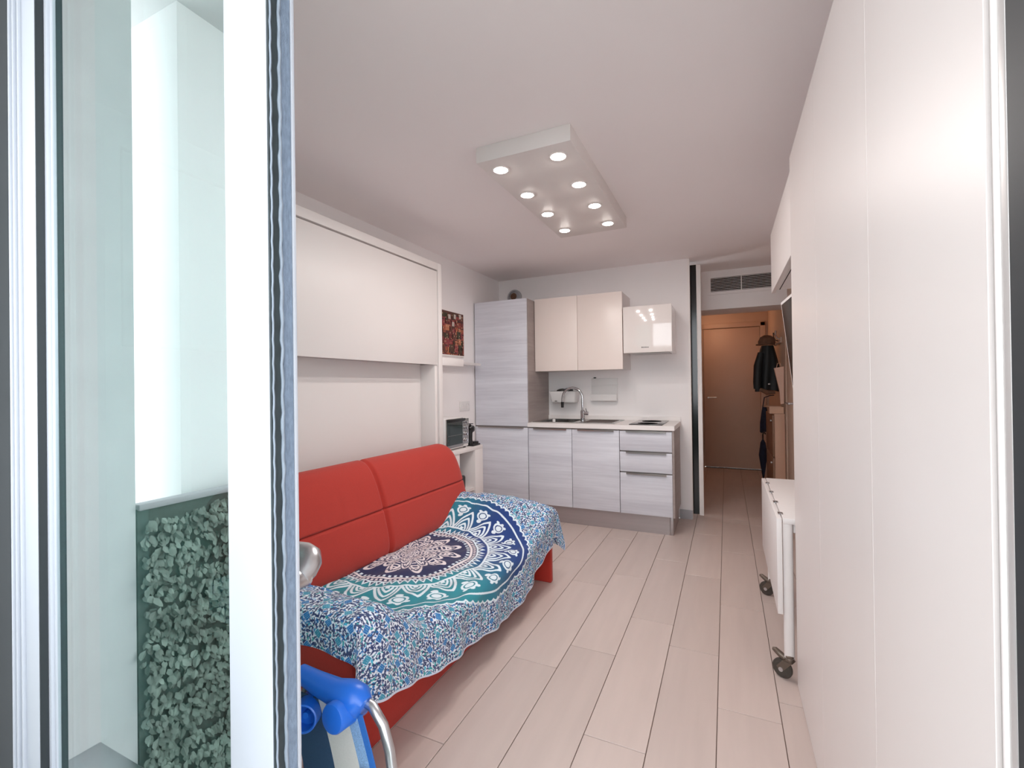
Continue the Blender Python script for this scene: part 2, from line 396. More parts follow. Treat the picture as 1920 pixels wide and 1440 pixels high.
# ------------------------------------------------------------------ sliding glass door
w1 = struct('window_1', bx(-1.905, -1.754, 0.600, 0.6185, 0, 2.62, bev=0.003), M['upvc'])
rb = MB()
for x in (-1.895, -1.868, -1.835): rb.box(x - .005, x + .005, 0.592, 0.602, 0, 2.62, bev=0.003)
rb.build('frame_ridge', M['upvc'], w1)
MB().box(-1.754, -1.750, 0.6015, 0.6185, 0, 2.62).build('rubber_gap', M['darkframe'], w1)
MB().box(-2.0, -1.906, 0.594, 0.62, 0, 2.62).build('shutter_guide', M['darkframe'], w1)
w2 = struct('window_2', bx(-0.955, -0.822, 0.62, 0.682, 0.03, 2.62, bev=0.004).box(-1.84, -1.738, 0.62, 0.682, 0.03, 2.62, bev=0.003).box(-1.738, -0.955, 0.62, 0.682, 0.03, 0.14).box(-1.738, -0.955, 0.62, 0.682, 2.52, 2.62), M['upvc'])
bx(-1.742, -0.95, 0.631, 0.635, 0.13, 2.53).build('glass_pane', M['glass'], w2)
bx(-1.742, -0.95, 0.652, 0.656, 0.13, 2.53).build('glass_pane', M['glass'], w2)
MB().box(-0.962, -0.954, 0.627, 0.64, 0.14, 2.52).box(-1.739, -1.728, 0.627, 0.64, 0.14, 2.52, bev=0.003).build('glazing_bead', M['upvc'], w2)
MB().box(-0.823, -0.8185, 0.622, 0.644, 0.03, 2.62).build('rubber_gasket', M['gasket'], w2)
br = MB()
pts = []
for i in range(160):
    z = 0.03 + i * 2.59 / 159
    pts.append((-0.8175, 0.6465 + 0.0012 * math.sin(i * 1.7) + rng.uniform(-.0006, .0006), z))
br.tube(pts, [0.0036 + rng.uniform(-.0007, .0007) for _ in pts], 8)
br.build('silicone_bead', M['bead'], w2, smooth=80)
MB().box(-0.823, -0.8185, 0.651, 0.673, 0.03, 2.62).build('pile_seal', M['brush'], w2)
MB().box(-0.823, -0.8165, 0.6745, 0.683, 0.03, 2.62, bev=0.002).build('edge_lip', M['upvc'], w2)
MB().tube([(-0.8178, 0.6265 + 0.0008 * math.sin(i * 2.1), 0.03 + i * .0163) for i in range(160)], 0.0022, 6).build('pile_strip', M['bead'], w2)
# handle on the room side
hd = MB().box(-0.905, -0.845, 0.682, 0.692, 0.715, 0.895, bev=0.008, seg=3).build('handle_plate', M['alu'], w2)
hg = MB()
hg.lathe((-0.868, 0.690, 0.812), (0, 1, 0), [(0.030, 0), (0.028, .006), (0.023, .020), (0.022, .045), (0.0235, .05)], 28)
path = [(-0.866, 0.725, 0.814), (-0.867, 0.742, 0.822), (-0.873, 0.757, 0.834), (-0.886, 0.767, 0.842), (-0.905, 0.770, 0.846), (-0.94, 0.768, 0.848), (-0.99, 0.762, 0.848)]
hg.tube(path, [0.022, 0.024, 0.026, 0.027, 0.026, 0.023, 0.017], 24)
hg.build('lever', M['alu'], w2, smooth=70)
# right jamb: silver frame, dark shutter guide
w3 = struct('window_3', bx(0.248, 0.262, 0.603, 0.6335, 0, 2.62, bev=0.003), M['frameside'])
MB().box(0.2455, 0.252, 0.616, 0.624, 0, 2.62, bev=0.002).build('frame_ridge', M['edge'], w3)
MB().box(0.249, 0.262, 0.42, 0.603, 0, 2.6).build('shutter_guide', M['darkframe'], w3)

# ------------------------------------------------------------------ wardrobe wall
wd = thing('built_in_wardrobe', 'tall white built-in wardrobe with three flush handleless doors along the right side', 'wardrobe', (0.39, 1.4, 0))
bx(0.268, RX - 0.002, 0.638, 2.172, 0.0, 2.148).build('carcass', M['white'], wd)
for (a, b) in ((0.637, 1.0675), (1.0685, 1.6185), (1.6195, 2.1755)):
    bx(0.246, 0.266, a, b, 0.004, 2.152, bev=0.0007, seg=1).build('door_panel', M['warddoor'], wd)
oc = thing('overhead_cabinet', 'white overhead cabinet bridging the recess beyond the tall wardrobe', 'cabinet', (0.39, 2.62, 1.755))
bx(0.267, RX - 0.002, 2.177, 3.055, 1.772, 2.092).build('carcass', M['white'], oc)
bx(0.246, 0.266, 2.177, 3.06, 1.755, 2.096, bev=0.0016).build('flap_door', M['warddoor'], oc)
MB().box(0.285, 0.289, 2.18, 3.05, 1.7705, 1.7722).build('groove_shade', M['dark'], oc)  # dark strip on the underside, painted as the shade of a groove
# TV on the wall of the recess
tv = thing('television', 'flat black television with thin white bezel tilted out of the wall recess', 'television', (0.42, 2.55, 1.4))
A = Vector((0.277, 2.90, 1.671)); down = (Vector((0.327, 2.90, 1.205)) - A); along = Vector((0.048, -0.70, 0.0))
nrm = down.cross(along).normalized()
if nrm.x > 0: nrm = -nrm
def quadbox(P0, e1, e2, n_, t): 
    v = [P0, P0 + e1, P0 + e1 + e2, P0 + e2]; v += [q - n_ * t for q in v]
    return MB().add(v, [(0, 1, 2, 3), (7, 6, 5, 4), (0, 4, 5, 1), (1, 5, 6, 2), (2, 6, 7, 3), (3, 7, 4, 0)])
quadbox(A, along, down, nrm, 0.025).build('bezel', M['edge'], tv)
e = 0.014
quadbox(A + along * 0.02 + down * 0.03 + nrm * 0.0012, along * 0.96, down * 0.94, nrm, 0.002).build('screen', M['screen'], tv)
MB().tube([A + along * .5 + down * .5 - nrm * .02, Vector((0.535, 2.55, 1.40))], 0.02).box(0.525, 0.54, 2.45, 2.65, 1.3, 1.5).build('wall_bracket', M['black'], tv)

# ------------------------------------------------------------------ drop-leaf table
tb = thing('drop_leaf_table', 'white drop-leaf table on castors folded in front of the wardrobe recess', 'table', (0.30, 2.6, 0))
bx(0.204, 0.50, 2.19, 3.08, 0.650, 0.674, bev=0.002).build('table_top', M['white'], tb)
bx(0.181, 0.201, 2.19, 3.08, 0.275, 0.672, bev=0.002).build('drop_leaf', M['white'], tb)
bx(0.243, 0.262, 2.21, 3.04, 0.612, 0.650).box(0.262, 0.48, 2.205, 2.225, 0.612, 0.650).build('apron', M['white'], tb)
for y in (2.27, 2.48, 2.70, 2.93):
    MB().box(0.193, 0.212, y - .02, y + .02, 0.6725, 0.6745).lathe((0.2035, y, 0.674), (0, 0, 1), [(0.006, 0), (0.0055, .002), (0.0, .003)], 10).build('hinge', M['alu'], tb)
def oval_leg(x, y, z0, z1, rx=0.019, ry=0.013, n=28):
    rows = [[(x + rx * math.cos(2 * math.pi * k / n), y + ry * math.sin(2 * math.pi * k / n), z) for k in range(n)] for z in (z0, z1)]
    v = rows[0] + rows[1]
    return MB().add(v, [(k, (k + 1) % n, n + (k + 1) % n, n + k) for k in range(n)] + [tuple(range(n))[::-1], tuple(range(n, 2 * n))])
def castor(x, y, parent, ang=R(62)):
    def turn(mb):                       # swivel about the stem
        ca_, sa_ = math.cos(ang), math.sin(ang)
        mb.v = [(x + (p[0] - x) * ca_ - (p[1] - y) * sa_, y + (p[0] - x) * sa_ + (p[1] - y) * ca_, p[2]) for p in mb.v]
        return mb
    c = MB()
    c.lathe((x, y, 0.106), (0, 0, -1), [(0.013, 0), (0.017, .003), (0.017, .009), (0.0155, .011), (0.0175, .014), (0.0175, .024), (0.012, .028)], 24)
    cc = c.build('castor_stem', M['castorm'], parent)
    f = MB()   # fork cheeks either side of a wheel whose axle is the local X axis, trailing along local +Y
    for s_ in (-1, 1):
        f.prism([(y - .016, 0.080), (y + .020, 0.082), (y + .046, 0.046), (y + .036, 0.032), (y + .020, 0.034)], 'x', x + s_ * 0.0145 - 0.0015, x + s_ * 0.0145 + 0.0015)
    f.box(x - 0.016, x + 0.016, y - .016, y + .020, 0.078, 0.083)
    f.tube([(x, y + .012, 0.082), (x, y + .034, 0.092), (x, y + .056, 0.104), (x, y + .066, 0.104)], [0.010, 0.013, 0.011, 0.006], 12)
    turn(f).build('castor_fork', M['castorm'], cc)
    turn(MB().lathe((x - 0.011, y + .028, 0.039), (1, 0, 0), [(0.012, 0), (0.027, 0.0005), (0.030, 0.003), (0.036, 0.003), (0.039, 0.007), (0.039, 0.015), (0.036, 0.019), (0.030, 0.019), (0.027, 0.0215), (0.012, 0.022)], 36)).build('castor_wheel', M['castor'], cc)
    turn(MB().lathe((x - 0.019, y + .028, 0.039), (1, 0, 0), [(0.009, 0), (0.009, 0.038)], 16)).build('wheel_hub', M['alu'], cc)
for y in (2.206, 3.03):
    oval_leg(0.222, y, 0.095, 0.650).build('leg', M['white'], tb); castor(0.222, y, tb)
oval_leg(0.46, 2.24, 0.0, 0.650).build('leg', M['white'], tb); oval_leg(0.46, 3.03, 0.0, 0.650).build('leg', M['white'], tb)

# ------------------------------------------------------------------ wall bed, shelf, poster
XB = -1.92
wb = thing('wall_bed', 'white fold-away wall bed cabinet with closed front panel above the red sofa', 'bed', (-2.08, 1.85, 0))
bx(LX, XB, 2.838, 2.885, 0, 2.15, bev=0.0015).build('side_panel', M['white'], wb)
bx(LX, XB, 0.83, 0.877, 0, 2.15, bev=0.0015).build('side_panel', M['white'], wb)
bx(LX, XB, 0.877, 2.838, 2.098, 2.15, bev=0.0015).build('top_board', M['white'], wb)
bx(XB - 0.022, XB - 0.003, 0.885, 2.829, 1.398, 2.088, bev=0.0015).build('front_panel', M['white'], wb)
bx(-2.22, XB - 0.024, 0.885, 2.829, 1.405, 2.09).build('bed_frame', M['white'], wb)
bx(-2.08, -2.06, 0.879, 2.80, 0.0, 1.404).build('recess_panel', M['white'], wb)
bx(-2.06, XB - 0.012, 2.80, 2.831, 0.0, 1.40, bev=0.001).build('inner_cheek', M['white'], wb)
bx(-2.10, XB - 0.02, 2.831, 2.838, 0.0, 1.40).build('gap_shade_strip', M['dark'], wb)  # dark strip stands in for shade in the gap beside the post
sh = thing('wall_shelf', 'thick white wall shelf beside the wall bed below the townscape print', 'shelf', (-2.08, 3.05, 1.40))
bx(LX, XB - 0.001, 2.886, 3.19, 1.398, 1.455, bev=0.0015).build('board', M['white'], sh)
bx(LX, -2.13, 3.19, 3.86, 1.435, 1.455, bev=0.001).build('rear_ledge', M['white'], sh)
# printed townscape
ps = thing('townscape_print', 'small framed red and brown print of hillside houses on the left wall', 'picture', (LX, 3.42, 1.52))
bx(LX, LX + 0.014, 3.12, 3.712, 1.508, 1.918, bev=0.001).build('backing', M['edge'], ps)
Y0, Y1, Z0, Z1 = 3.125, 3.70, 1.522, 1.908
pv, pf, pc = [], [], []
def rect(y0, y1, z0, z1, c, lev):
    y0, y1 = max(y0, Y0), min(y1, Y1); z0, z1 = max(z0, Z0), min(z1, Z1)
    if y1 <= y0 or z1 <= z0: return
    x = LX + 0.0146 + lev * 0.00015; o = len(pv)
    pv.extend([(x, y0, z0), (x, y1, z0), (x, y1, z1), (x, y0, z1)]); pf.append((o, o + 1, o + 2, o + 3)); pc.append(c)
rect(Y0, Y1, Z0, Z1, rgb(92, 48, 38), 0)
pal = [(150, 66, 50), (172, 88, 60), (120, 50, 44), (190, 118, 84), (104, 58, 44), (140, 56, 58), (84, 52, 34), (160, 70, 66), (70, 62, 40)]
lv = 1
zz = Z1
while zz > Z0 - 0.03:
    y = Y0 - rng.uniform(0, .05)
    while y < Y1:
        ww = rng.uniform(.03, .10); hh = rng.uniform(.05, .14)
        c = pal[rng.integers(len(pal))]; z0 = zz - hh
        rect(y, y + ww, z0, zz - rng.uniform(0, .04), rgb(*c), lv)
        if rng.random() < .4: rect(y, y + ww * .6, zz - .03, zz - .02, rgb(64, 34, 28), lv + 1)
        nx = int(ww / .018); nz = int(hh / .026)
        for a in range(nx):
            for b_ in range(nz):
                if rng.random() < .62:
                    wc = (48, 28, 26) if rng.random() < .75 else (214, 176, 140)
                    rect(y + .006 + a * .018, y + .013 + a * .018, z0 + .006 + b_ * .026, z0 + .018 + b_ * .026, rgb(*wc), lv + 2)
        y += ww * rng.uniform(.75, 1.0)
    zz -= rng.uniform(.045, .065); lv += 3
for (yc, zc) in ((3.53, 1.87), (3.50, 1.80), (3.44, 1.86), (3.62, 1.88)):     # pale window grilles
    for a in range(3):
        rect(yc + a * .013, yc + a * .013 + .008, zc - .02, zc + .02, rgb(236, 226, 214), lv)
me = bpy.data.meshes.new('print'); me.from_pydata([tuple(Vector(p) - Vector(OFF[ps.name])) for p in pv], [], pf)
ca = me.color_attributes.new('print', 'FLOAT_COLOR', 'CORNER')
ca.data.foreach_set('color', np.repeat(np.array(pc, dtype=np.float32), 4, axis=0).ravel())
me.materials.append(M['print']); po = bpy.data.objects.new('print', me); COL.objects.link(po); po.parent = ps
# socket plates
so = thing('wall_socket', 'white double power socket low on the left wall above the small oven', 'socket', (LX, 3.72, 1.0))
bx(LX, LX + 0.009, 3.632, 3.81, 1.006, 1.096, bev=0.003).build('plate', M['tray'], so)
for y in (3.675, 3.766):
    MB().lathe((LX + 0.009, y, 1.051), (1, 0, 0), [(0.028, -0.002), (0.030, .003), (0.024, .003), (0.022, -.0005)], 24).build('outlet', M['tray'], so)

# ------------------------------------------------------------------ desk, oven, coffee machine
dk = thing('side_console', 'white open console with thick end panel between wall bed and fridge cabinet', 'console', (-2.05, 3.1, 0))
bx(LX, -1.87, 2.889, 3.40, 0.715, 0.745, bev=0.0015).build('top', M['white'], dk)
bx(LX, -1.87, 3.27, 3.40, 0.0, 0.715, bev=0.0015).build('end_panel', M['white'], dk)
bx(LX, -1.875, 2.955, 3.04, 0.0, 0.715, bev=0.0015).build('divider', M['white'], dk)
bx(LX, -1.88, 3.04, 3.27, 0.39, 0.41).build('shelf', M['white'], dk)
bb = thing('black_box', 'small black box on the inner shelf of the white console', 'box', (-2.0, 3.13, 0.41))
bx(-2.08, -1.93, 3.055, 3.215, 0.411, 0.51, bev=0.008, seg=3).build('body', M['black'], bb)
bx(-2.075, -1.935, 3.06, 3.21, 0.505, 0.515, bev=0.004).build('lid', M['black'], bb)
ov = thing('mini_oven', 'small white tabletop oven with dark glass door and knobs on the console', 'oven', (-2.05, 3.06, 0.745))
bx(-2.20, -1.905, 2.892, 3.225, 0.757, 0.992, bev=0.006).build('body', M['tray'], ov)
for (x, y) in ((-2.17, 2.91), (-2.17, 3.2), (-1.93, 2.91), (-1.93, 3.2)): MB().cyl((x, y, 0.745), (x, y, 0.758), 0.012, 12).build('foot', M['black'], ov)
bx(-1.905, -1.895, 2.894, 3.130, 0.768, 0.990, bev=0.002).build('door_frame', M['steel'], ov)
bx(-1.895, -1.891, 2.896, 3.112, 0.790, 0.966).build('door_glass', M['ovenglass'], ov)
bx(-1.893, -1.868, 2.896, 3.124, 0.966, 0.988, bev=0.004).build('door_handle', M['black'], ov)
MB().tube([(-1.8905, 2.90, 0.862), (-1.8905, 3.10, 0.862)], 0.0015, 6).build('rack_line', M['steel'], ov)
for zz in (0.81, 0.86, 0.91, 0.955):
    MB().lathe((-1.905, 3.178, zz), (1, 0, 0), [(0.020, 0), (0.019, .006), (0.014, .008), (0.013, .02), (0.0, .021)], 20).build('knob', M['chrome'], ov)
bx(-1.904, -1.9, 3.135, 3.222, 0.78, 0.98).build('control_plate', M['steel'], ov)
cf = thing('coffee_machine', 'slim black pod coffee machine beside the mini oven on the console', 'coffee machine', (-1.92, 3.32, 0.745))
MB().box(-1.955, -1.882, 3.262, 3.385, 0.7455, 0.760, bev=0.006).lathe((-1.918, 3.35, 0.760), (0, 0, 1), [(0.032, 0), (0.032, .016), (0.028, .018)], 24).build('base', M['black'], cf)
MB().tube([(-1.92, 3.282, 0.758), (-1.92, 3.280, 0.80), (-1.92, 3.282, 0.85), (-1.92, 3.290, 0.88)], [0.022, 0.018, 0.018, 0.024], 20).build('column', M['black'], cf)
MB().tube([(-1.92, 3.262, 0.888), (-1.92, 3.278, 0.893), (-1.92, 3.305, 0.888), (-1.92, 3.325, 0.868)], [0.014, 0.027, 0.028, 0.016], 20).build('head', M['black'], cf)
MB().box(-1.94, -1.90, 3.258, 3.30, 0.924, 0.931, bev=0.002).cyl((-1.92, 3.28, 0.905), (-1.92, 3.28, 0.926), 0.006, 10).build('lever', M['black'], cf)

# ------------------------------------------------------------------ sofa
sf = thing('sofa_bed', 'red fabric sofa bed with two-panel backrest below the wall bed', 'sofa', (-1.4, 1.9, 0))
BA, BB, BS = 1.10, 2.80, 1.945          # backrest ends and middle seam along Y
def backrest_pt(y, v, sgn):
    r_ = 0.13; d = min(y - BA, BB - y); hz = 0.256; th_ = 0.078
    if d < r_:
        q = 1 - d / r_; hz = hz - 0.085 * (1 - math.sqrt(max(0.0, 1 - q * q))) / 1.0; th_ *= math.sqrt(max(0.0, 1 - q ** 4)) * 0.97 + 0.03 * (1 - q)
    pr = max(0.0, 1 - abs(v) ** 5) ** 0.5
    z = 0.582 + v * hz
    x = sgn * th_ * pr
    if sgn > 0:
        x += 0.016 * (1 - v * v)
        x -= 0.013 * math.exp(-(v / 0.022) ** 2)
        x -= 0.020 * pr * math.exp(-((y - BS) / 0.012) ** 2)
    z -= 0.010 * math.exp(-((y - BS) / 0.012) ** 2) * v
    return (-1.762 - 0.30 * (z - 0.582) + x, y, z)
for (a, b) in ((BA, BS), (BS, BB)):
    ys = sorted(set([a + (b - a) * i / 34 for i in range(35)] + [q for q in [BA + 0.13 * (1 - math.cos(i * math.pi / 24)) for i in range(13)] + [BB - 0.13 * (1 - math.cos(i * math.pi / 24)) for i in range(13)] + [BS - .04 + .004 * i for i in range(21)] if a <= q <= b]))
    vs_ = [math.sin(-math.pi / 2 + math.pi * i / 44) for i in range(45)]
    vs_ = sorted(set(vs_ + [-.06 + .01 * i for i in range(13)]))
    pb_ = MB()
    for sgn in (1, -1):
        pb_.grid([[backrest_pt(y, v, sgn) for v in (vs_ if sgn > 0 else vs_[::-1])] for y in ys])
    pb_.build('backrest', M['red'], sf, smooth=75)
    st = [q for q in ys if q - BA > .02 and BB - q > .02 and abs(q - BS) > .012]
    MB().tube([tuple(Vector(backrest_pt(y, 0.0, 1)) + Vector((0.0005, 0, 0))) for y in st], 0.0016, 6).build('stitching', M['redst'], sf)
bx(-1.80, -1.03, 1.07, 2.69, 0.20, 0.335, bev=0.03, seg=4).build('seat', M['red'], sf, smooth=60)
bx(-1.80, -1.115, 1.07, 2.69, 0.0, 0.20, bev=0.004).build('base', M['red'], sf)
for (a, b) in ((2.694, 2.732), (1.03, 1.066)):
    bx(-1.82, -1.008, a, b, 0.0, 0.43, bev=0.008, seg=3).build('side_panel', M['red'], sf)
for c_, hh in (((-1.38, 2.62, 0.37), (0.28, 0.07, 0.06)), ((-1.36, 1.14, 0.40), (0.30, 0.07, 0.08))):
    t = MB().cushion((0, 0, 0), (hh[2], hh[1], hh[0]), n=4, res=12, thick_pow=4)
    t.v = [(c_[0] + p[2], c_[1] + p[1], c_[2] + p[0]) for p in t.v]
    t.build('arm_bolster', M['red'], sf, smooth=60)

# throw, printed with a mandala on a floral ground
def smooth01(t): t = np.clip(t, 0, 1); return t * t * (3 - 2 * t)
NA, NB = 1150, 540
s_, t_ = np.meshgrid(np.linspace(0, 1, NA), np.linspace(0, 1, NB), indexing='ij')
YN, YFAR, XF, RR = 1.022, 2.742, -0.985, 0.045
hemY = [0.9, 1.02, 1.10, 1.375, 1.68, 2.10, 2.31, 2.47, 2.68, 2.80]
hemZ = [0.30, 0.30, 0.27, 0.185, 0.14, 0.088, 0.13, 0.19, 0.275, 0.285]
a_lo, a_hi = YN - 0.105, YFAR + 0.23
a_ = a_lo + (a_hi - a_lo) * s_
def over(e, r):
    """distance past the start of a rounded edge -> (forward, drop)"""
    f = np.where(e < 0, e, np.where(e < r * math.pi / 2, r * np.sin(np.clip(e / r, 0, math.pi / 2)), r))
    d = np.where(e < 0, 0, np.where(e < r * math.pi / 2, r * (1 - np.cos(np.clip(e / r, 0, math.pi / 2))), r + e - r * math.pi / 2))
    return f, d
ef, dropF = over(a_ - (YFAR - 0.03), 0.03)
en, dropN = over((YN + 0.03) - a_, 0.03)
Yc = np.where(a_ > (YN + YFAR) / 2, (YFAR - 0.03) + ef, (YN + 0.03) - en)
dropA = np.maximum(dropF, dropN)
def topz(x, y):
    z = 0.349 + 0.20 * smooth01(1 - (y - 1.10) / 0.34) + 0.165 * smooth01(1 - (2.70 - y) / 0.36)
    z = z - 0.045 * smooth01((x + 1.25) / 0.3) * smooth01((y - 2.3) / .4)
    return z
ztop = topz(np.full_like(Yc, XF), Yc)
hang = ztop - np.interp(Yc, hemY, hemZ)
bmax = XF - RR + hang + RR * 0.57
b_lo = -1.645 - 0.05 * smooth01((Yc - 2.5) / .2) - 0.04 * smooth01((1.3 - Yc) / .2)
b_ = b_lo + (bmax - b_lo) * t_
eb, dropB = over(b_ - (XF - RR), RR)
Xc = XF - RR + eb
mx = np.maximum(dropA, dropB); mn = np.minimum(dropA, dropB)
drop = mx + 0.25 * mn
Zc = topz(Xc, Yc) - drop
hangk = np.clip(dropB / 0.15, 0, 1)
Xc = Xc + hangk * (0.010 * np.sin(Yc * 17 + 1.0) + 0.006 * np.sin(Yc * 41)) + np.clip(mn, 0, .2) * 0.25
Yc = Yc + np.where(a_ < 1.5, -1, 1) * np.clip(dropA / 0.15, 0, 1) * (0.010 * np.sin(Xc * 23) + 0.004) + np.where(a_ < 1.5, -1, 1) * np.clip(mn, 0, .2) * 0.25
flat = 1 - np.clip(drop / 0.03, 0, 1)
Zc = Zc + flat * (0.004 * np.sin(a_ * 19 + b_ * 13) + 0.003 * np.sin(a_ * 31 - b_ * 37 + 1.3) + 0.0018 * np.sin(b_ * 83 + a_ * 21))
# soft diagonal fold running from the near arm to the front
fd = (a_ - 1.30) * 0.78 + (b_ + 1.28) * -0.62
Zc = Zc + flat * 0.020 * np.exp(-(fd / 0.030) ** 2) * smooth01((b_ + 1.55) / .2) * smooth01((1.65 - a_) / .2)

def h2(i, j, k=0):
    x = np.sin(i * 127.1 + j * 311.7 + k * 74.7) * 43758.5453
    return x - np.floor(x)
def srgb_arr(c): return np.array([lin(c[0]), lin(c[1]), lin(c[2])])
u, v = a_, b_
C = np.empty(u.shape + (3,)); C[:] = srgb_arr((226, 232, 240))
navy, blue, teal, slate, aqua = map(srgb_arr, ((36, 52, 102), (34, 110, 176), (58, 160, 164), (58, 72, 110), (70, 176, 206)))
def paint(mask, col): C[mask] = col[mask] if col.ndim == 3 else col
# floral ground: leaves in jittered cells, vines, diamonds, stars
for lay, (cs, la, lb) in enumerate(((0.0145, .0072, .0028), (0.011, .0050, .0022), (0.019, .0085, .0034))):
    ox, oy = lay * .007, lay * .011
    ci = np.floor((u + ox) / cs); cj = np.floor((v + oy) / cs)
    fx = (u + ox) / cs - ci - .5 - (h2(ci, cj, 1 + lay) - .5) * .5; fy = (v + oy) / cs - cj - .5 - (h2(ci, cj, 2 + lay) - .5) * .5
    an = h2(ci, cj, 3 + lay) * math.pi * 2; X_ = (fx * np.cos(an) + fy * np.sin(an)) * cs; Y_ = (-fx * np.sin(an) + fy * np.cos(an)) * cs
    Y2 = Y_ - 30 * X_ ** 2
    msk = (X_ / la) ** 2 + (Y2 / lb) ** 2 < 1
    hh = h2(ci, cj, 4 + lay)
    for lo, hi, col in ((0, .42, navy), (.42, .62, slate), (.62, .8, blue), (.8, .93, teal), (.93, 1.01, aqua)):
        paint(msk & (hh >= lo) & (hh < hi), col)
vine = np.abs(np.sin(u * 52 + 1.6 * np.sin(v * 60)) * np.sin(v * 52 + 1.6 * np.sin(u * 57))) < 0.05
paint(vine, slate)
sp = 0.092
for o_ in (0, 1):
    ci = np.floor(u / sp + .5 * o_); cj = np.floor(v / sp + .5 * o_)
    du = (u / sp + .5 * o_ - ci - .5) * sp; dv = (v / sp + .5 * o_ - cj - .5) * sp
    q = np.abs(du) + np.abs(dv)
    paint(q < 0.0180, srgb_arr((214, 228, 238)))
    dia = q < 0.0158
    hh = h2(ci, cj, 9 + o_)
    paint(dia & (hh < .5), blue); paint(dia & (hh >= .5), srgb_arr((52, 140, 170)))
    dots = (np.cos((du + dv) * 2 * math.pi / .0078) > .45) & (np.cos((du - dv) * 2 * math.pi / .0078) > .45)
    paint((q < 0.0130) & dots, srgb_arr((150, 205, 225)))
# mandala
cu, cv, RM = 1.99, -1.545, 0.635
du, dv = (u - cu), (v - cv)
r = np.hypot(du, dv) / RM; th = np.arctan2(dv, du)
wob = 0.5 + 0.5 * np.cos(th * 2 - 0.2 * math.pi + 0.6)
k = smooth01((np.abs(((th - 0.85 + math.pi) % (2 * math.pi)) - math.pi) - .35) / .9)[..., None]
base = srgb_arr((22, 58, 124)) * (1 - k) + srgb_arr((40, 136, 150)) * k
cream = srgb_arr((232, 224, 226)); whit = srgb_arr((222, 236, 244)); dk2 = srgb_arr((38, 44, 86))
NP = 22
scal = 1.0 + 0.016 * np.abs(np.sin(th * 46))
ins = r < scal
paint((r < scal + .014), whit)
paint(ins, base)
paint((r > .950) & (r < .964), whit)
ph = (th * NP / (2 * math.pi)) % 1.0 - .5
q = np.clip((r - .665) / .26, 0, 1)
zone = (r > .665) & (r < .93)
x2 = np.abs(ph) * 2
for tip, bs, wd_ in ((.70, 1.0, .050), (.46, .74, .045), (.24, .46, .045)):      # nested pointed arches
    arch = tip * (1 - np.clip(x2 / bs, 0, 1) ** 1.35)
    paint(zone & (np.abs(q - arch) < wd_ + .05 * x2) & (x2 < bs), whit)
paint(zone & (x2 < .16) & (q < .10), whit)
ph2 = (th * NP / (2 * math.pi) + .5) % 1.0 - .5
bl = ((r - .865) / .042) ** 2 + (ph2 / .27) ** 2
paint(zone & (bl < 1), whit); paint(zone & (bl < .5) & (bl > .28), base); paint(zone & (((r - .81) / .018) ** 2 + (ph2 / .12) ** 2 < 1), whit)
for o2 in (-.22, 0, .22): paint(zone & (((r - .908 + abs(o2) * .05) / .010) ** 2 + ((ph2 - o2) / .075) ** 2 < 1), whit)
paint((r > .65) & (r < .668), whit)
z2 = (r > .575) & (r < .65)
tri = np.abs(((th * 70 / (2 * math.pi)) % 1.0) - .5) * 2
paint(z2 & ((r - .575) / .075 < tri * .8), whit); paint(z2 & ((r - .575) / .075 < tri * .8 - .38), dk2)
paint((r > .56) & (r < .575), whit)
z3 = (r > .525) & (r < .56); paint(z3, dk2); paint(z3 & (np.cos(th * 96) > -.2) & (np.abs(r - .5425) < .011), cream)
paint((r > .505) & (r < .525), cream)
z4 = (r > .47) & (r < .505); paint(z4, dk2); paint(z4 & (np.cos(th * 72) > .1) & (np.abs(r - .488) < .012), whit)
core = r < .47
paint(core, dk2)
for (n_, r0, r1, sh_) in ((12, .20, .462, 0), (12, .12, .345, .5), (8, .05, .235, 0), (8, .0, .13, .5)):
    p_ = np.abs((th * n_ / (2 * math.pi) + sh_) % 1.0 - .5) * 2
    q = (r - r0) / (r1 - r0); zn = core & (r < r1)
    arch = 1 - np.clip(p_, 0, 1) ** 1.7
    paint(zn & (q < arch + .03), dk2); paint(zn & (q < arch - .07), cream)
    a2 = .74 * (1 - np.clip(p_ / .78, 0, 1) ** 1.6)
    paint(zn & (np.abs(q - a2) < .05), dk2)
    a3 = .52 * (1 - np.clip(p_ / .52, 0, 1) ** 1.5)
    paint(zn & (q < a3) & (np.sin(q * 42) > -.3), dk2)
    paint(zn & (np.abs(q - .62) < .04) & (np.sin(th * n_ * 9) > 0) & (p_ < .5), dk2)
# hem
paint((t_ > .992), srgb_arr((206, 212, 226)))
idx = np.arange(NA * NB).reshape(NA, NB)
quads = np.stack([idx[:-1, :-1], idx[1:, :-1], idx[1:, 1:], idx[:-1, 1:]], -1).reshape(-1, 4)
verts = np.stack([Xc, Yc, Zc], -1).reshape(-1, 3).astype(np.float32)
org = np.array((-1.3, 1.9, 0.35), dtype=np.float32)
me = bpy.data.meshes.new('sofa_throw')
me.vertices.add(len(verts)); me.vertices.foreach_set('co', (verts - org).ravel())
me.loops.add(len(quads) * 4); me.loops.foreach_set('vertex_index', quads.ravel().astype(np.int32))
me.polygons.add(len(quads)); me.polygons.foreach_set('loop_start', (np.arange(len(quads)) * 4).astype(np.int32))
me.update(calc_edges=True); me.validate()
me.polygons.foreach_set('use_smooth', np.ones(len(quads), dtype=bool))
ca = me.color_attributes.new('print', 'FLOAT_COLOR', 'POINT')
ca.data.foreach_set('color', np.concatenate([C.reshape(-1, 3), np.ones((NA * NB, 1))], 1).astype(np.float32).ravel())
me.materials.append(M['cloth'])
th_o = bpy.data.objects.new('sofa_throw', me); COL.objects.link(th_o); th_o.location = tuple(float(q) for q in org)
tag(th_o, 'blue and white throw printed with a mandala, spread over the red sofa seat', 'throw')

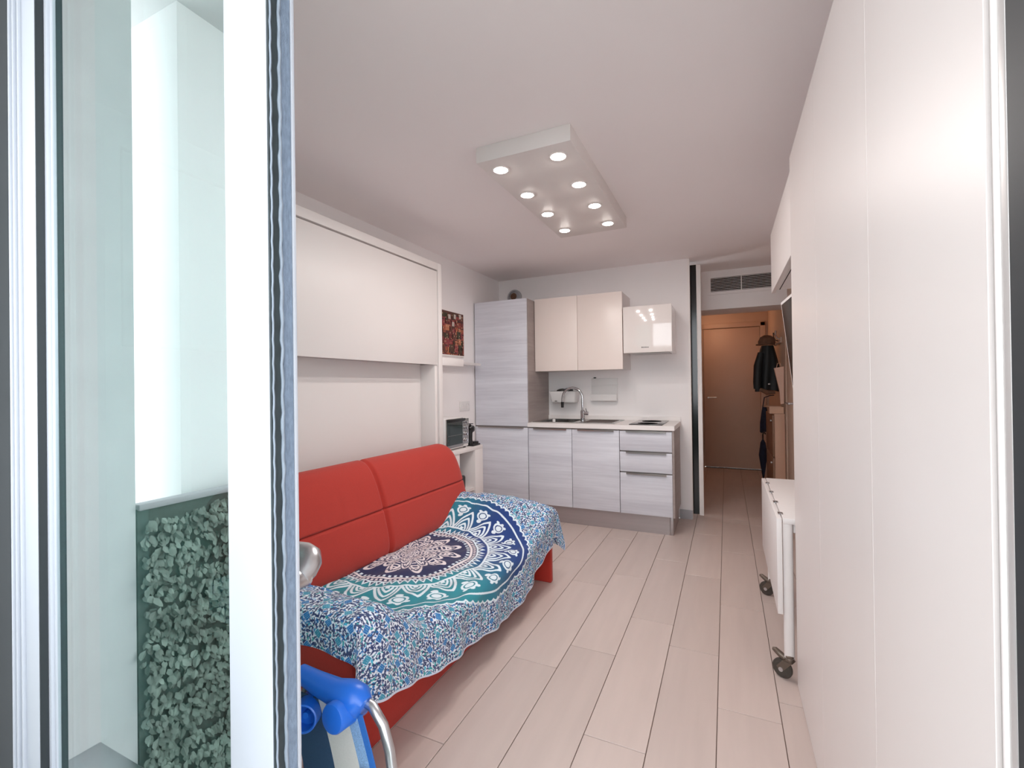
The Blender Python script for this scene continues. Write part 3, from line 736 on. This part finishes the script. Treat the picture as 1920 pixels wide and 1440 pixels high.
# ------------------------------------------------------------------ kitchen
YD0, YD1 = 3.913, 3.932
fr = thing('tall_fridge_cabinet', 'tall grey oak-look cabinet housing the fridge, left end of the kitchen', 'cabinet', (-1.95, 4.2, 0))
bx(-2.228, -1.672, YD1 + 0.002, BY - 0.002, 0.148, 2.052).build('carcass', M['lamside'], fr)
d = bx(-2.226, -1.674, YD0, YD1, 0.150, 0.846, bev=0.0012).build('door', M['lam'], fr)
MB().box(-2.196, -1.715, YD0 - 0.018, YD0 + 0.002, 0.838, 0.8475, bev=0.002).build('handle', M['handle'], d)
bx(-2.226, -1.674, YD0, YD1, 0.858, 2.052, bev=0.0012).build('door', M['lam'], fr)
pl = thing('kitchen_plinth', 'brushed grey plinth strip below the kitchen cabinets', 'plinth', (-1.3, 3.95, 0))
bx(-2.226, -0.432, 3.934, 3.95, 0, 0.146).build('strip', M['plinth'], pl)
bx(-0.430, -0.406, 3.932, 3.954, 0, 0.146, bev=0.001).build('end_cap', M['plinth'], pl)
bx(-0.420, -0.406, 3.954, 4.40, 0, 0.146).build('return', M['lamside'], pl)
units = [(-1.668, -1.2515, 'door', 'grey oak-look base cabinet with single door next to the fridge cabinet'),
         (-1.2485, -0.8305, 'door', 'grey oak-look base cabinet with single door under the sink drainer, between door and drawers'),
         (-0.8275, -0.405, 'drawers', 'grey oak-look base unit with three drawers under the hob')]
for (a, b, kind, lab) in units:
    cu_ = thing('base_cabinet', lab, 'cabinet', ((a + b) / 2, 4.2, 0.147), 'kitchen base cabinets')
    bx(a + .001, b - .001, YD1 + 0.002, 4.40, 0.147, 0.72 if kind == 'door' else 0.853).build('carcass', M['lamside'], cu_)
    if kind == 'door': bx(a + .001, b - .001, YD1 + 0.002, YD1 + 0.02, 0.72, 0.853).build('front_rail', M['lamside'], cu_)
    zs = [(0.150, 0.844)] if kind == 'door' else [(0.150, 0.492), (0.503, 0.668), (0.679, 0.844)]
    for (z0, z1) in zs:
        d = bx(a + .001, b - .001, YD0, YD1, z0, z1, bev=0.0012).build('door' if kind == 'door' else 'drawer', M['lam'], cu_)
        MB().box(a + 0.055, b - 0.045, YD0 - 0.017, YD0 + 0.004, z1 + 0.001, z1 + 0.005, bev=0.001).box(a + 0.055, b - 0.045, YD0 - 0.017, YD0 - 0.014, z1 - 0.010, z1 + 0.004).build('handle', M['handle'], d)
    if kind == 'drawers':
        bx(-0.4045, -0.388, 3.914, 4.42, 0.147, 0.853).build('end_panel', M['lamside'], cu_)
wt = thing('worktop', 'white kitchen worktop with low upstand over the base cabinets', 'worktop', (-1.03, 4.2, 0.855))
# slab with a cut-out for the sink bowl
SX0, SX1, SY0, SY1 = -1.655, -0.885, 3.985, 4.44
BX0, BX1, BY0, BY1 = -1.60, -1.27, 4.02, 4.40
ws = MB()
ws.box(-1.671, -0.384, 3.900, BY0, 0.856, 0.894).box(-1.671, -0.384, BY1, 4.478, 0.856, 0.894).box(-1.671, BX0, BY0, BY1, 0.856, 0.894).box(BX1, -0.384, BY0, BY1, 0.856, 0.894)
ws.build('slab', M['top'], wt)
bx(-1.671, -0.384, 4.458, 4.479, 0.894, 0.931, bev=0.002).build('upstand', M['top'], wt)
sk = thing('kitchen_sink', 'stainless steel sink with bowl and drainer set into the worktop', 'sink', (-1.27, 4.2, 0.894))
MB().box(SX0, SX1, SY0, BY0, 0.8935, 0.8985).box(SX0, SX1, BY1, SY1, 0.8935, 0.8985).box(SX0, BX0, BY0, BY1, 0.8935, 0.8985).box(BX1, -1.22, BY0, BY1, 0.8935, 0.8985).build('rim', M['steel'], sk)
MB().box(BX0, BX1, BY0, BY0 + .003, 0.74, 0.896).box(BX0, BX1, BY1 - .003, BY1, 0.74, 0.896).box(BX0, BX0 + .003, BY0, BY1, 0.74, 0.896).box(BX1 - .003, BX1, BY0, BY1, 0.74, 0.896).box(BX0, BX1, BY0, BY1, 0.735, 0.741).build('bowl', M['steel'], sk)
dr = MB().box(-1.22, SX1, BY0, BY1, 0.8925, 0.8965)
dr.build('drainer', M['steel'], sk)
rg = MB()
for i in range(9): rg.tube([(-1.19, BY0 + .03 + i * .04, 0.8968), (-0.93, BY0 + .03 + i * .04, 0.8968)], 0.004, 6)
rg.build('drainer_ribs', M['steel'], sk)
MB().cyl((-1.47, 4.30, 0.741), (-1.47, 4.30, 0.744), 0.04).build('drain', M['chrome'], sk)
sb = thing('soap_bottle', 'tiny pale bottle cap standing in the sink corner', 'bottle', (-1.49, 4.12, 0.741))
MB().lathe((-1.49, 4.12, 0.7415), (0, 0, 1), [(0.022, 0), (0.024, .01), (0.024, .11), (0.012, .13), (0.012, .15)], 18).build('body', M['tray'], sb)
MB().lathe((-1.49, 4.12, 0.891), (0, 0, 1), [(0.014, 0), (0.014, .022), (0.010, .026)], 18).build('cap', M['edge'], sb)
fa = thing('kitchen_tap', 'chrome gooseneck kitchen tap arching over the sink', 'tap', (-1.245, 4.25, 0.8985))
MB().lathe((-1.245, 4.25, 0.8985), (0, 0, 1), [(0.026, 0), (0.026, .006), (0.020, .01), (0.020, .09), (0.016, .096), (0.014, .10)], 24).build('body', M['chrome'], fa)
pth = [(-1.245, 4.25, 0.995), (-1.245, 4.25, 1.11)]
for i in range(13):
    t = math.pi * i / 12; pth.append((-1.345 + 0.10 * math.cos(t), 4.25, 1.11 + 0.10 * math.sin(t)))
pth += [(-1.447, 4.25, 1.07)]
MB().tube(pth, 0.0115, 16).build('spout', M['chrome'], fa)
MB().tube([(-1.447, 4.25, 1.075), (-1.448, 4.25, 1.02)], [0.015, 0.013], 16).build('spray_head', M['black'], fa)
MB().tube([(-1.24, 4.25, 0.967), (-1.19, 4.25, 0.967)], 0.017, 18).build('valve', M['chrome'], fa)
MB().tube([(-1.205, 4.25, 0.975), (-1.212, 4.235, 1.015)], 0.004, 8).build('lever', M['chrome'], fa)
hb = thing('induction_hob', 'small black glass two-zone hob at the right end of the worktop', 'hob', (-0.62, 4.2, 0.894))
bx(-0.752, -0.482, 3.935, 4.435, 0.894, 0.900, bev=0.0015).build('glass', M['blackgl'], hb)
for y in (4.06, 4.31):
    MB().lathe((-0.617, y, 0.9003), (0, 0, 1), [(0.085, 0), (0.085, .0003), (0.083, .0003), (0.083, 0)], 40).build('cooking_zone', M['grey'], hb)
# wall units
for (a, b, lab) in ((-1.667, -1.2445, 'cream wall cabinet over the sink bowl, touching the fridge cabinet'), (-1.2415, -0.829, 'cream wall cabinet between its twin and the cooker hood')):
    uc = thing('wall_cabinet', lab, 'cabinet', ((a + b) / 2, 4.3, 1.373), 'cream wall cabinets')
    bx(a + .001, b - .001, 4.125, BY, 1.376, 2.064).build('carcass', M['white'], uc)
    bx(a, b, 4.10, 4.122, 1.373, 2.066, bev=0.0015).build('door', M['creamgl'], uc)
ho = thing('cooker_hood', 'glossy white box cooker hood on the wall above the hob', 'hood', (-0.62, 4.3, 1.51))
bx(-0.823, -0.411, 4.10, 4.118, 1.512, 1.922, bev=0.005, seg=3).build('front_panel', M['hood'], ho)
bx(-0.818, -0.416, 4.118, BY, 1.516, 1.918).build('housing', M['hood'], ho)
bx(-0.78, -0.45, 4.16, 4.44, 1.512, 1.517).build('filter', M['steel'], ho)
lg = MB()
xx = -0.666
for wdt, hgt in ((.010, .010), (.007, .009), (.008, .009), (.009, .009), (.007, .008), (.008, .008)):
    lg.box(xx, xx + wdt, 4.0994, 4.1004, 1.5535, 1.5535 + hgt); xx += wdt + .0025
lg.build('logo_mark', M['grey'], ho)
# round flue outlet above the tall cabinet
vp = thing('flue_outlet', 'round white vent outlet on the back wall above the fridge cabinet', 'vent', (-2.045, 4.47, 2.12))
MB().lathe((-2.045, BY, 2.188), (0, -1, 0), [(0.080, 0), (0.080, .020), (0.070, .028), (0.062, .028), (0.062, .004)], 40).build('flange', M['skirt'], vp)
MB().lathe((-2.06, BY - .004, 2.20), (0, -1, 0), [(0.036, 0), (0.036, .003)], 28).build('hole_shade', M['brown'], vp)  # brown disc painted as the dark inside of the pipe
# white bin on the wall and wall tray
wbn = thing('wall_caddy', 'white tapered caddy hung on the backsplash behind the tap', 'caddy', (-1.47, 4.4, 1.06))
v8 = []
for z, ins_, y0 in ((1.062, .018, 4.335), (1.178, 0.0, 4.31)):
    v8 += [(-1.607 + ins_, y0, z), (-1.333 - ins_, y0, z), (-1.333 - ins_, BY - .002, z), (-1.607 + ins_, BY - .002, z)]
cb = bmesh.new(); vv = [cb.verts.new(p) for p in v8]
for q in ((3, 2, 1, 0), (4, 5, 6, 7), (0, 1, 5, 4), (1, 2, 6, 5), (2, 3, 7, 6), (3, 0, 4, 7)): cb.faces.new([vv[i] for i in q])
bmesh.ops.bevel(cb, geom=list(cb.edges), offset=0.012, segments=3, profile=0.5, affect='EDGES')
MB().bm(cb).build('bin', M['tray'], wbn)
MB().box(-1.598, -1.342, 4.318, 4.46, 1.172, 1.1795).build('inside_shade', M['black'], wbn)  # black sheet stands in for the shaded inside of the solid bin
MB().box(-1.555, -1.53, 4.330, 4.337, 1.074, 1.090).build('sticker', M['grey'], wbn)
sc = thing('dark_scrubber', 'dark rumpled scouring cloth heaped in the white wall caddy', 'cloth', (-1.45, 4.38, 1.18))
MB().lathe((-1.49, 4.38, 1.175), (0, 0, 1), [(0.06, 0), (0.055, .015), (0.03, .026), (0, .03)], 14).lathe((-1.43, 4.39, 1.175), (0, 0, 1), [(0.05, 0), (0.045, .02), (0.02, .034), (0, .036)], 14).build('body', M['black'], sc)
ty = thing('wall_tray', 'white two-level wall tray on the backsplash right of the tap', 'shelf', (-1.08, 4.44, 1.08))
bx(-1.213, -0.957, 4.466, BY - .001, 1.08, 1.30, bev=0.003).build('back_plate', M['tray'], ty)
MB().box(-1.213, -0.957, 4.42, 4.466, 1.08, 1.09).box(-1.213, -0.957, 4.414, 4.420, 1.08, 1.142, bev=0.002).build('lower_tray', M['tray'], ty)
MB().box(-1.213, -0.957, 4.455, 4.466, 1.228, 1.236).build('upper_rail', M['tray'], ty)
bx(-1.19, -1.165, 4.45, 4.466, 1.300, 1.312, bev=0.004).build('clip', M['black'], ty)

# ------------------------------------------------------------------ ceiling lamp with eight spots
cl = thing('ceiling_lamp', 'flat white rectangular ceiling lamp with eight lit round spots', 'lamp', (-0.84, 2.54, CZ))
bx(-1.073, -0.602, 1.922, 3.167, 2.305, CZ, bev=0.002).build('housing', M['lampbody'], cl)
for xi in (-0.995, -0.696):
    for yi in (2.03, 2.364, 2.685, 3.02):
        MB().lathe((xi, yi, 2.305), (0, 0, -1), [(0.044, -.001), (0.044, .003), (0.036, .004), (0.034, .001)], 32).build('spot_ring', M['lampbody'], cl)
        MB().lathe((xi, yi, 2.303), (0, 0, -1), [(0.033, 0), (0.033, .002), (0.025, .006), (0, .009)], 28).build('spot_lens', M['lens'], cl)
        ld = bpy.data.lights.new('spot_light', 'AREA'); ld.shape = 'DISK'; ld.size = 0.07; ld.energy = LAMP_W; ld.color = (1.0, 0.925, 0.89); ld.spread = R(180)
        lo = bpy.data.objects.new('spot_light', ld); COL.objects.link(lo); lo.parent = cl
        lo.location = (xi + 0.84, yi - 2.54, 2.288 - CZ)
# unseen hall ceiling light, put in for the warm glow by the end door
hl = thing('unseen_hall_light', 'unseen small round warm ceiling light in the dim entrance hall', 'lamp', (-0.20, 6.75, 2.24))
MB().lathe((-0.20, 6.75, 2.24), (0, 0, -1), [(0.07, 0), (0.07, .02), (0.06, .03)], 28).build('rim', M['lampbody'], hl)
MB().lathe((-0.20, 6.75, 2.211), (0, 0, -1), [(0.055, 0), (0.05, .008), (0, .012)], 28).build('diffuser', emis('hall_diffuser', (1, .72, .5, 1), 4.0), hl)
ld = bpy.data.lights.new('hall_light', 'POINT'); ld.energy = HALL_W; ld.color = (1.0, 0.62, 0.40); ld.shadow_soft_size = 0.05
lo = bpy.data.objects.new('hall_light', ld); COL.objects.link(lo); lo.parent = hl; lo.location = (0, 0, -0.08)

# ------------------------------------------------------------------ air grille
ag = thing('air_grille', 'white louvred air-conditioning grille above the hall passage', 'grille', (0.15, 5.09, 2.24))
MB().box(-0.165, 0.465, 5.088, 5.10, 2.305, 2.335).box(-0.165, 0.465, 5.088, 5.10, 2.135, 2.165).box(-0.165, -0.13, 5.088, 5.10, 2.165, 2.305).box(0.43, 0.465, 5.088, 5.10, 2.165, 2.305).build('frame', M['wall'], ag)
bx(-0.13, 0.43, 5.0975, 5.0998, 2.165, 2.305).build('duct_shadow', M['dark'], ag)
for i in range(9):
    z = 2.171 + i * 0.0155
    bx(-0.13, 0.43, 5.0885, 5.0945, z, z + 0.0035).build('slat', M['wall'], ag)
MB().box(0.146, 0.154, 5.087, 5.098, 2.165, 2.305).build('mullion', M['wall'], ag)

# ------------------------------------------------------------------ hall things
cr = thing('coat_hooks', 'small silver coat hooks on the right wall of the hall', 'hooks', (0.53, 5.7, 1.6))
bx(0.528, RX, 5.60, 5.95, 1.66, 1.72, bev=0.003).build('rail', M['doorp'], cr)
for y in (5.64, 5.86):
    MB().tube([(0.53, y, 1.70), (0.50, y, 1.71), (0.485, y, 1.75), (0.488, y, 1.79)], [0.008, 0.008, 0.008, 0.013], 10).tube([(0.53, y, 1.67), (0.505, y, 1.65), (0.49, y, 1.655)], [0.008, 0.008, 0.012], 10).build('hook', M['chrome'], cr)
def drape(name, mat_, cx, y0, x0, x1, z0, z1, folds, flare, depth, parent):
    """hanging garment: closed pleated tube, narrower at the top"""
    rows = []; n = 48; nz = 18
    for j in range(nz + 1):
        t = j / nz; z = z1 + (z0 - z1) * t
        ww = (x1 - x0) / 2 * (0.52 + 0.48 * min(1, t * 1.6) ** .8 + flare * t); dd = depth * (0.7 + 0.3 * t)
        row = []
        for k_ in range(n):
            a = 2 * math.pi * k_ / n; rr = 1 + 0.09 * math.sin(a * folds + 2.0 * t) * (0.3 + t)
            row.append((cx + ww * rr * math.cos(a), y0 + dd * rr * math.sin(a), z + 0.012 * math.sin(a * 3) * t))
        rows.append(row)
    b = MB(); v = [p for row in rows for p in row]; f = []
    for j in range(nz):
        for k_ in range(n): f.append((j * n + k_, j * n + (k_ + 1) % n, (j + 1) * n + (k_ + 1) % n, (j + 1) * n + k_))
    f.append(tuple(range(n))); f.append(tuple(nz * n + k_ for k_ in range(n))[::-1])
    b.add(v, f)
    return b.build(name, mat_, parent, smooth=70)
jk = thing('hanging_jacket', 'black padded jacket hanging on the hall coat hooks', 'jacket', (0.41, 5.72, 1.1))
drape('body', M['jacket'], 0.412, 5.72, 0.30, 0.525, 1.15, 1.64, 7, 0.10, 0.10, jk)
MB().tube([(0.345, 5.66, 1.56), (0.315, 5.64, 1.42), (0.305, 5.63, 1.24), (0.305, 5.63, 1.17)], [0.03, 0.042, 0.04, 0.036], 14).build('sleeve', M['jacket'], jk)
MB().tube([(0.33, 5.62, 1.165), (0.40, 5.60, 1.13), (0.47, 5.60, 1.135)], [0.02, 0.026, 0.02], 12).build('lining_hem', M['brown'], jk)
bx(0.405, 0.425, 5.598, 5.607, 1.215, 1.228, bev=0.002).build('badge', M['tray'], jk)
ht = thing('brown_cap', 'brown cloth cap hung above the black jacket in the hall', 'cap', (0.42, 5.7, 1.66))
MB().lathe((0.405, 5.72, 1.652), (0.1, -.1, 1), [(0.082, 0), (0.085, .03), (0.07, .075), (0.035, .10), (0, .105)], 24).build('crown', M['brown'], ht)
MB().prism([(0.33, 5.60), (0.30, 5.62), (0.30, 5.70), (0.35, 5.74), (0.45, 5.66), (0.44, 5.60)], 'z', 1.646, 1.654).build('brim', M['brown'], ht)
pb = thing('paper_bag', 'blush paper bag hanging below the coat hooks against the hall wall', 'bag', (0.49, 5.42, 1.0))
MB().prism([(0.448, 1.385), (0.535, 1.40), (0.53, 1.02), (0.50, 1.015), (0.492, 1.16)], 'y', 5.40, 5.46).build('body', M['pinkpaper'], pb)
MB().tube([(0.47, 5.43, 1.388), (0.48, 5.43, 1.43), (0.50, 5.43, 1.44), (0.515, 5.43, 1.395)], 0.003, 6).build('strap', M['pinkpaper'], pb)
sc_ = thing('shoe_cabinet', 'narrow tan shoe cabinet with walnut front against the right hall wall', 'cabinet', (0.48, 5.8, 0))
bx(0.444, 0.535, 5.40, 6.25, 0.0, 0.915, bev=0.002).build('carcass', M['tan'], sc_)
for (z0, z1) in ((0.03, 0.46), (0.47, 0.90)):
    d = bx(0.425, 0.443, 5.41, 6.24, z0, z1, bev=0.002).build('flap', M['tandark'], sc_)
    MB().cyl((0.425, 5.5, z1 - .06), (0.41, 5.5, z1 - .06), 0.012, 14).build('knob', M['alu'], d)
cb_ = thing('open_carton', 'small open cardboard carton on top of the narrow shoe cabinet', 'carton', (0.47, 5.5, 0.915))
MB().box(0.40, 0.404, 5.42, 5.62, 0.917, 0.985).box(0.526, 0.53, 5.42, 5.62, 0.917, 0.985).box(0.404, 0.526, 5.42, 5.424, 0.917, 0.985).box(0.404, 0.526, 5.616, 5.62, 0.917, 0.985).box(0.404, 0.526, 5.424, 5.616, 0.917, 0.921).build('box', M['card'], cb_)
MB().prism([(5.42, 0.985), (5.62, 0.985), (5.61, 0.99), (5.43, 0.99)], 'x', 0.36, 0.402).build('flap', M['card'], cb_)
nb = thing('navy_bag', 'dark navy bag hanging behind the shoe cabinet by the hall door', 'bag', (0.42, 6.5, 0.6))
drape('body', M['navybag'], 0.43, 6.55, 0.385, 0.475, 0.62, 0.93, 4, 0.1, 0.06, nb)
MB().tube([(0.41, 6.55, 0.92), (0.43, 6.55, 1.05), (0.49, 6.55, 1.075), (0.5395, 6.55, 1.08)], 0.006, 8).build('strap', M['navybag'], nb)
um = thing('dark_umbrella', 'dark folded umbrella standing on the floor behind the shoe cabinet', 'umbrella', (0.42, 6.75, 0))
MB().tube([(0.42, 6.75, 0.0), (0.42, 6.75, 0.02), (0.42, 6.75, 0.30), (0.42, 6.75, 0.46), (0.42, 6.75, 0.5)], [0.006, 0.012, 0.05, 0.03, 0.01], 14).build('canopy', M['navybag'], um)
MB().tube([(0.42, 6.75, 0.48), (0.42, 6.75, 0.56), (0.425, 6.75, 0.585), (0.44, 6.75, 0.59), (0.45, 6.75, 0.57)], 0.008, 10).build('handle', M['black'], um)

# ------------------------------------------------------------------ blue folding chair inside the door
fc = thing('folding_beach_chair', 'folded blue and white beach chair with aluminium tube frame behind the glass door', 'chair', (-0.92, 0.86, 0))
def chair_side(dx, parent):
    """one plastic hinge arm with a round boss"""
    b = MB()
    b.tube([(-1.06 + dx, 0.885, 0.462), (-1.0 + dx, 0.885, 0.452), (-0.93 + dx, 0.885, 0.445), (-0.885 + dx, 0.885, 0.446), (-0.855 + dx, 0.885, 0.440), (-0.835 + dx, 0.885, 0.432)], [0.022, 0.027, 0.032, 0.040, 0.040, 0.026], 24)
    return b
chair_side(0, fc).build('hinge_arm', M['blue'], fc, smooth=60)
MB().lathe((-0.882, 0.885, 0.420), (-0.03, -1, 0.10), [(0.036, -0.03), (0.036, 0.055), (0.033, 0.060), (0.030, 0.061), (0, 0.063)], 40).build('round_boss', M['blue'], fc)
MB().lathe((-1.012, 0.875, 0.385), (0.45, -1, 0.08), [(0.036, -0.05), (0.036, 0.045), (0.033, 0.047), (0.030, 0.045), (0.030, 0.015), (0.008, 0.013), (0.008, 0.03), (0, 0.031)], 40).build('pivot_cap', M['blue'], fc)
MB().tube([(-1.08, 0.91, 0.43), (-0.86, 0.90, 0.438), (-0.815, 0.893, 0.434), (-0.775, 0.885, 0.405), (-0.752, 0.88, 0.355), (-0.740, 0.88, 0.28), (-0.735, 0.885, 0.16), (-0.735, 0.89, 0.02)], 0.0125, 18).build('front_leg', M['alu'], fc, smooth=70)
MB().tube([(-1.08, 0.94, 0.43), (-1.10, 0.93, 0.36), (-1.11, 0.92, 0.2), (-1.11, 0.92, 0.02)], 0.0125, 18).build('rear_leg', M['alu'], fc, smooth=70)
MB().tube([(-0.735, 0.89, 0.014), (-1.11, 0.92, 0.014)], 0.0125, 16).build('foot_bar', M['alu'], fc)
def slingstrip(x0, x1, name, m_):
    b = MB(); rows = []
    for i in range(13):
        z = 0.42 - i * 0.032; sh_ = (0.37 - z) * 0.25
        rows.append((z, sh_, 0.872 + 0.012 * math.sin(i / 12 * math.pi)))
    for k_ in range(12):
        z0, s0, ya = rows[k_]; z1, s1, yb = rows[k_ + 1]
        b.add([(x0 + s0, ya, z0), (x1 + s0, ya, z0), (x1 + s1, yb, z1), (x0 + s1, yb, z1), (x0 + s0, ya + .004, z0), (x1 + s0, ya + .004, z0), (x1 + s1, yb + .004, z1), (x0 + s1, yb + .004, z1)], [(0, 1, 2, 3), (7, 6, 5, 4), (0, 3, 7, 4), (1, 5, 6, 2), (0, 4, 5, 1), (3, 2, 6, 7)])
    b.build(name, m_, fc, smooth=60)
slingstrip(-1.09, -0.967, 'sling', M['slatefab']); slingstrip(-0.967, -0.874, 'sling', M['sling']); slingstrip(-0.874, -0.838, 'sling', M['bluemesh']); slingstrip(-0.838, -0.820, 'sling_binding', M['bluefab'])
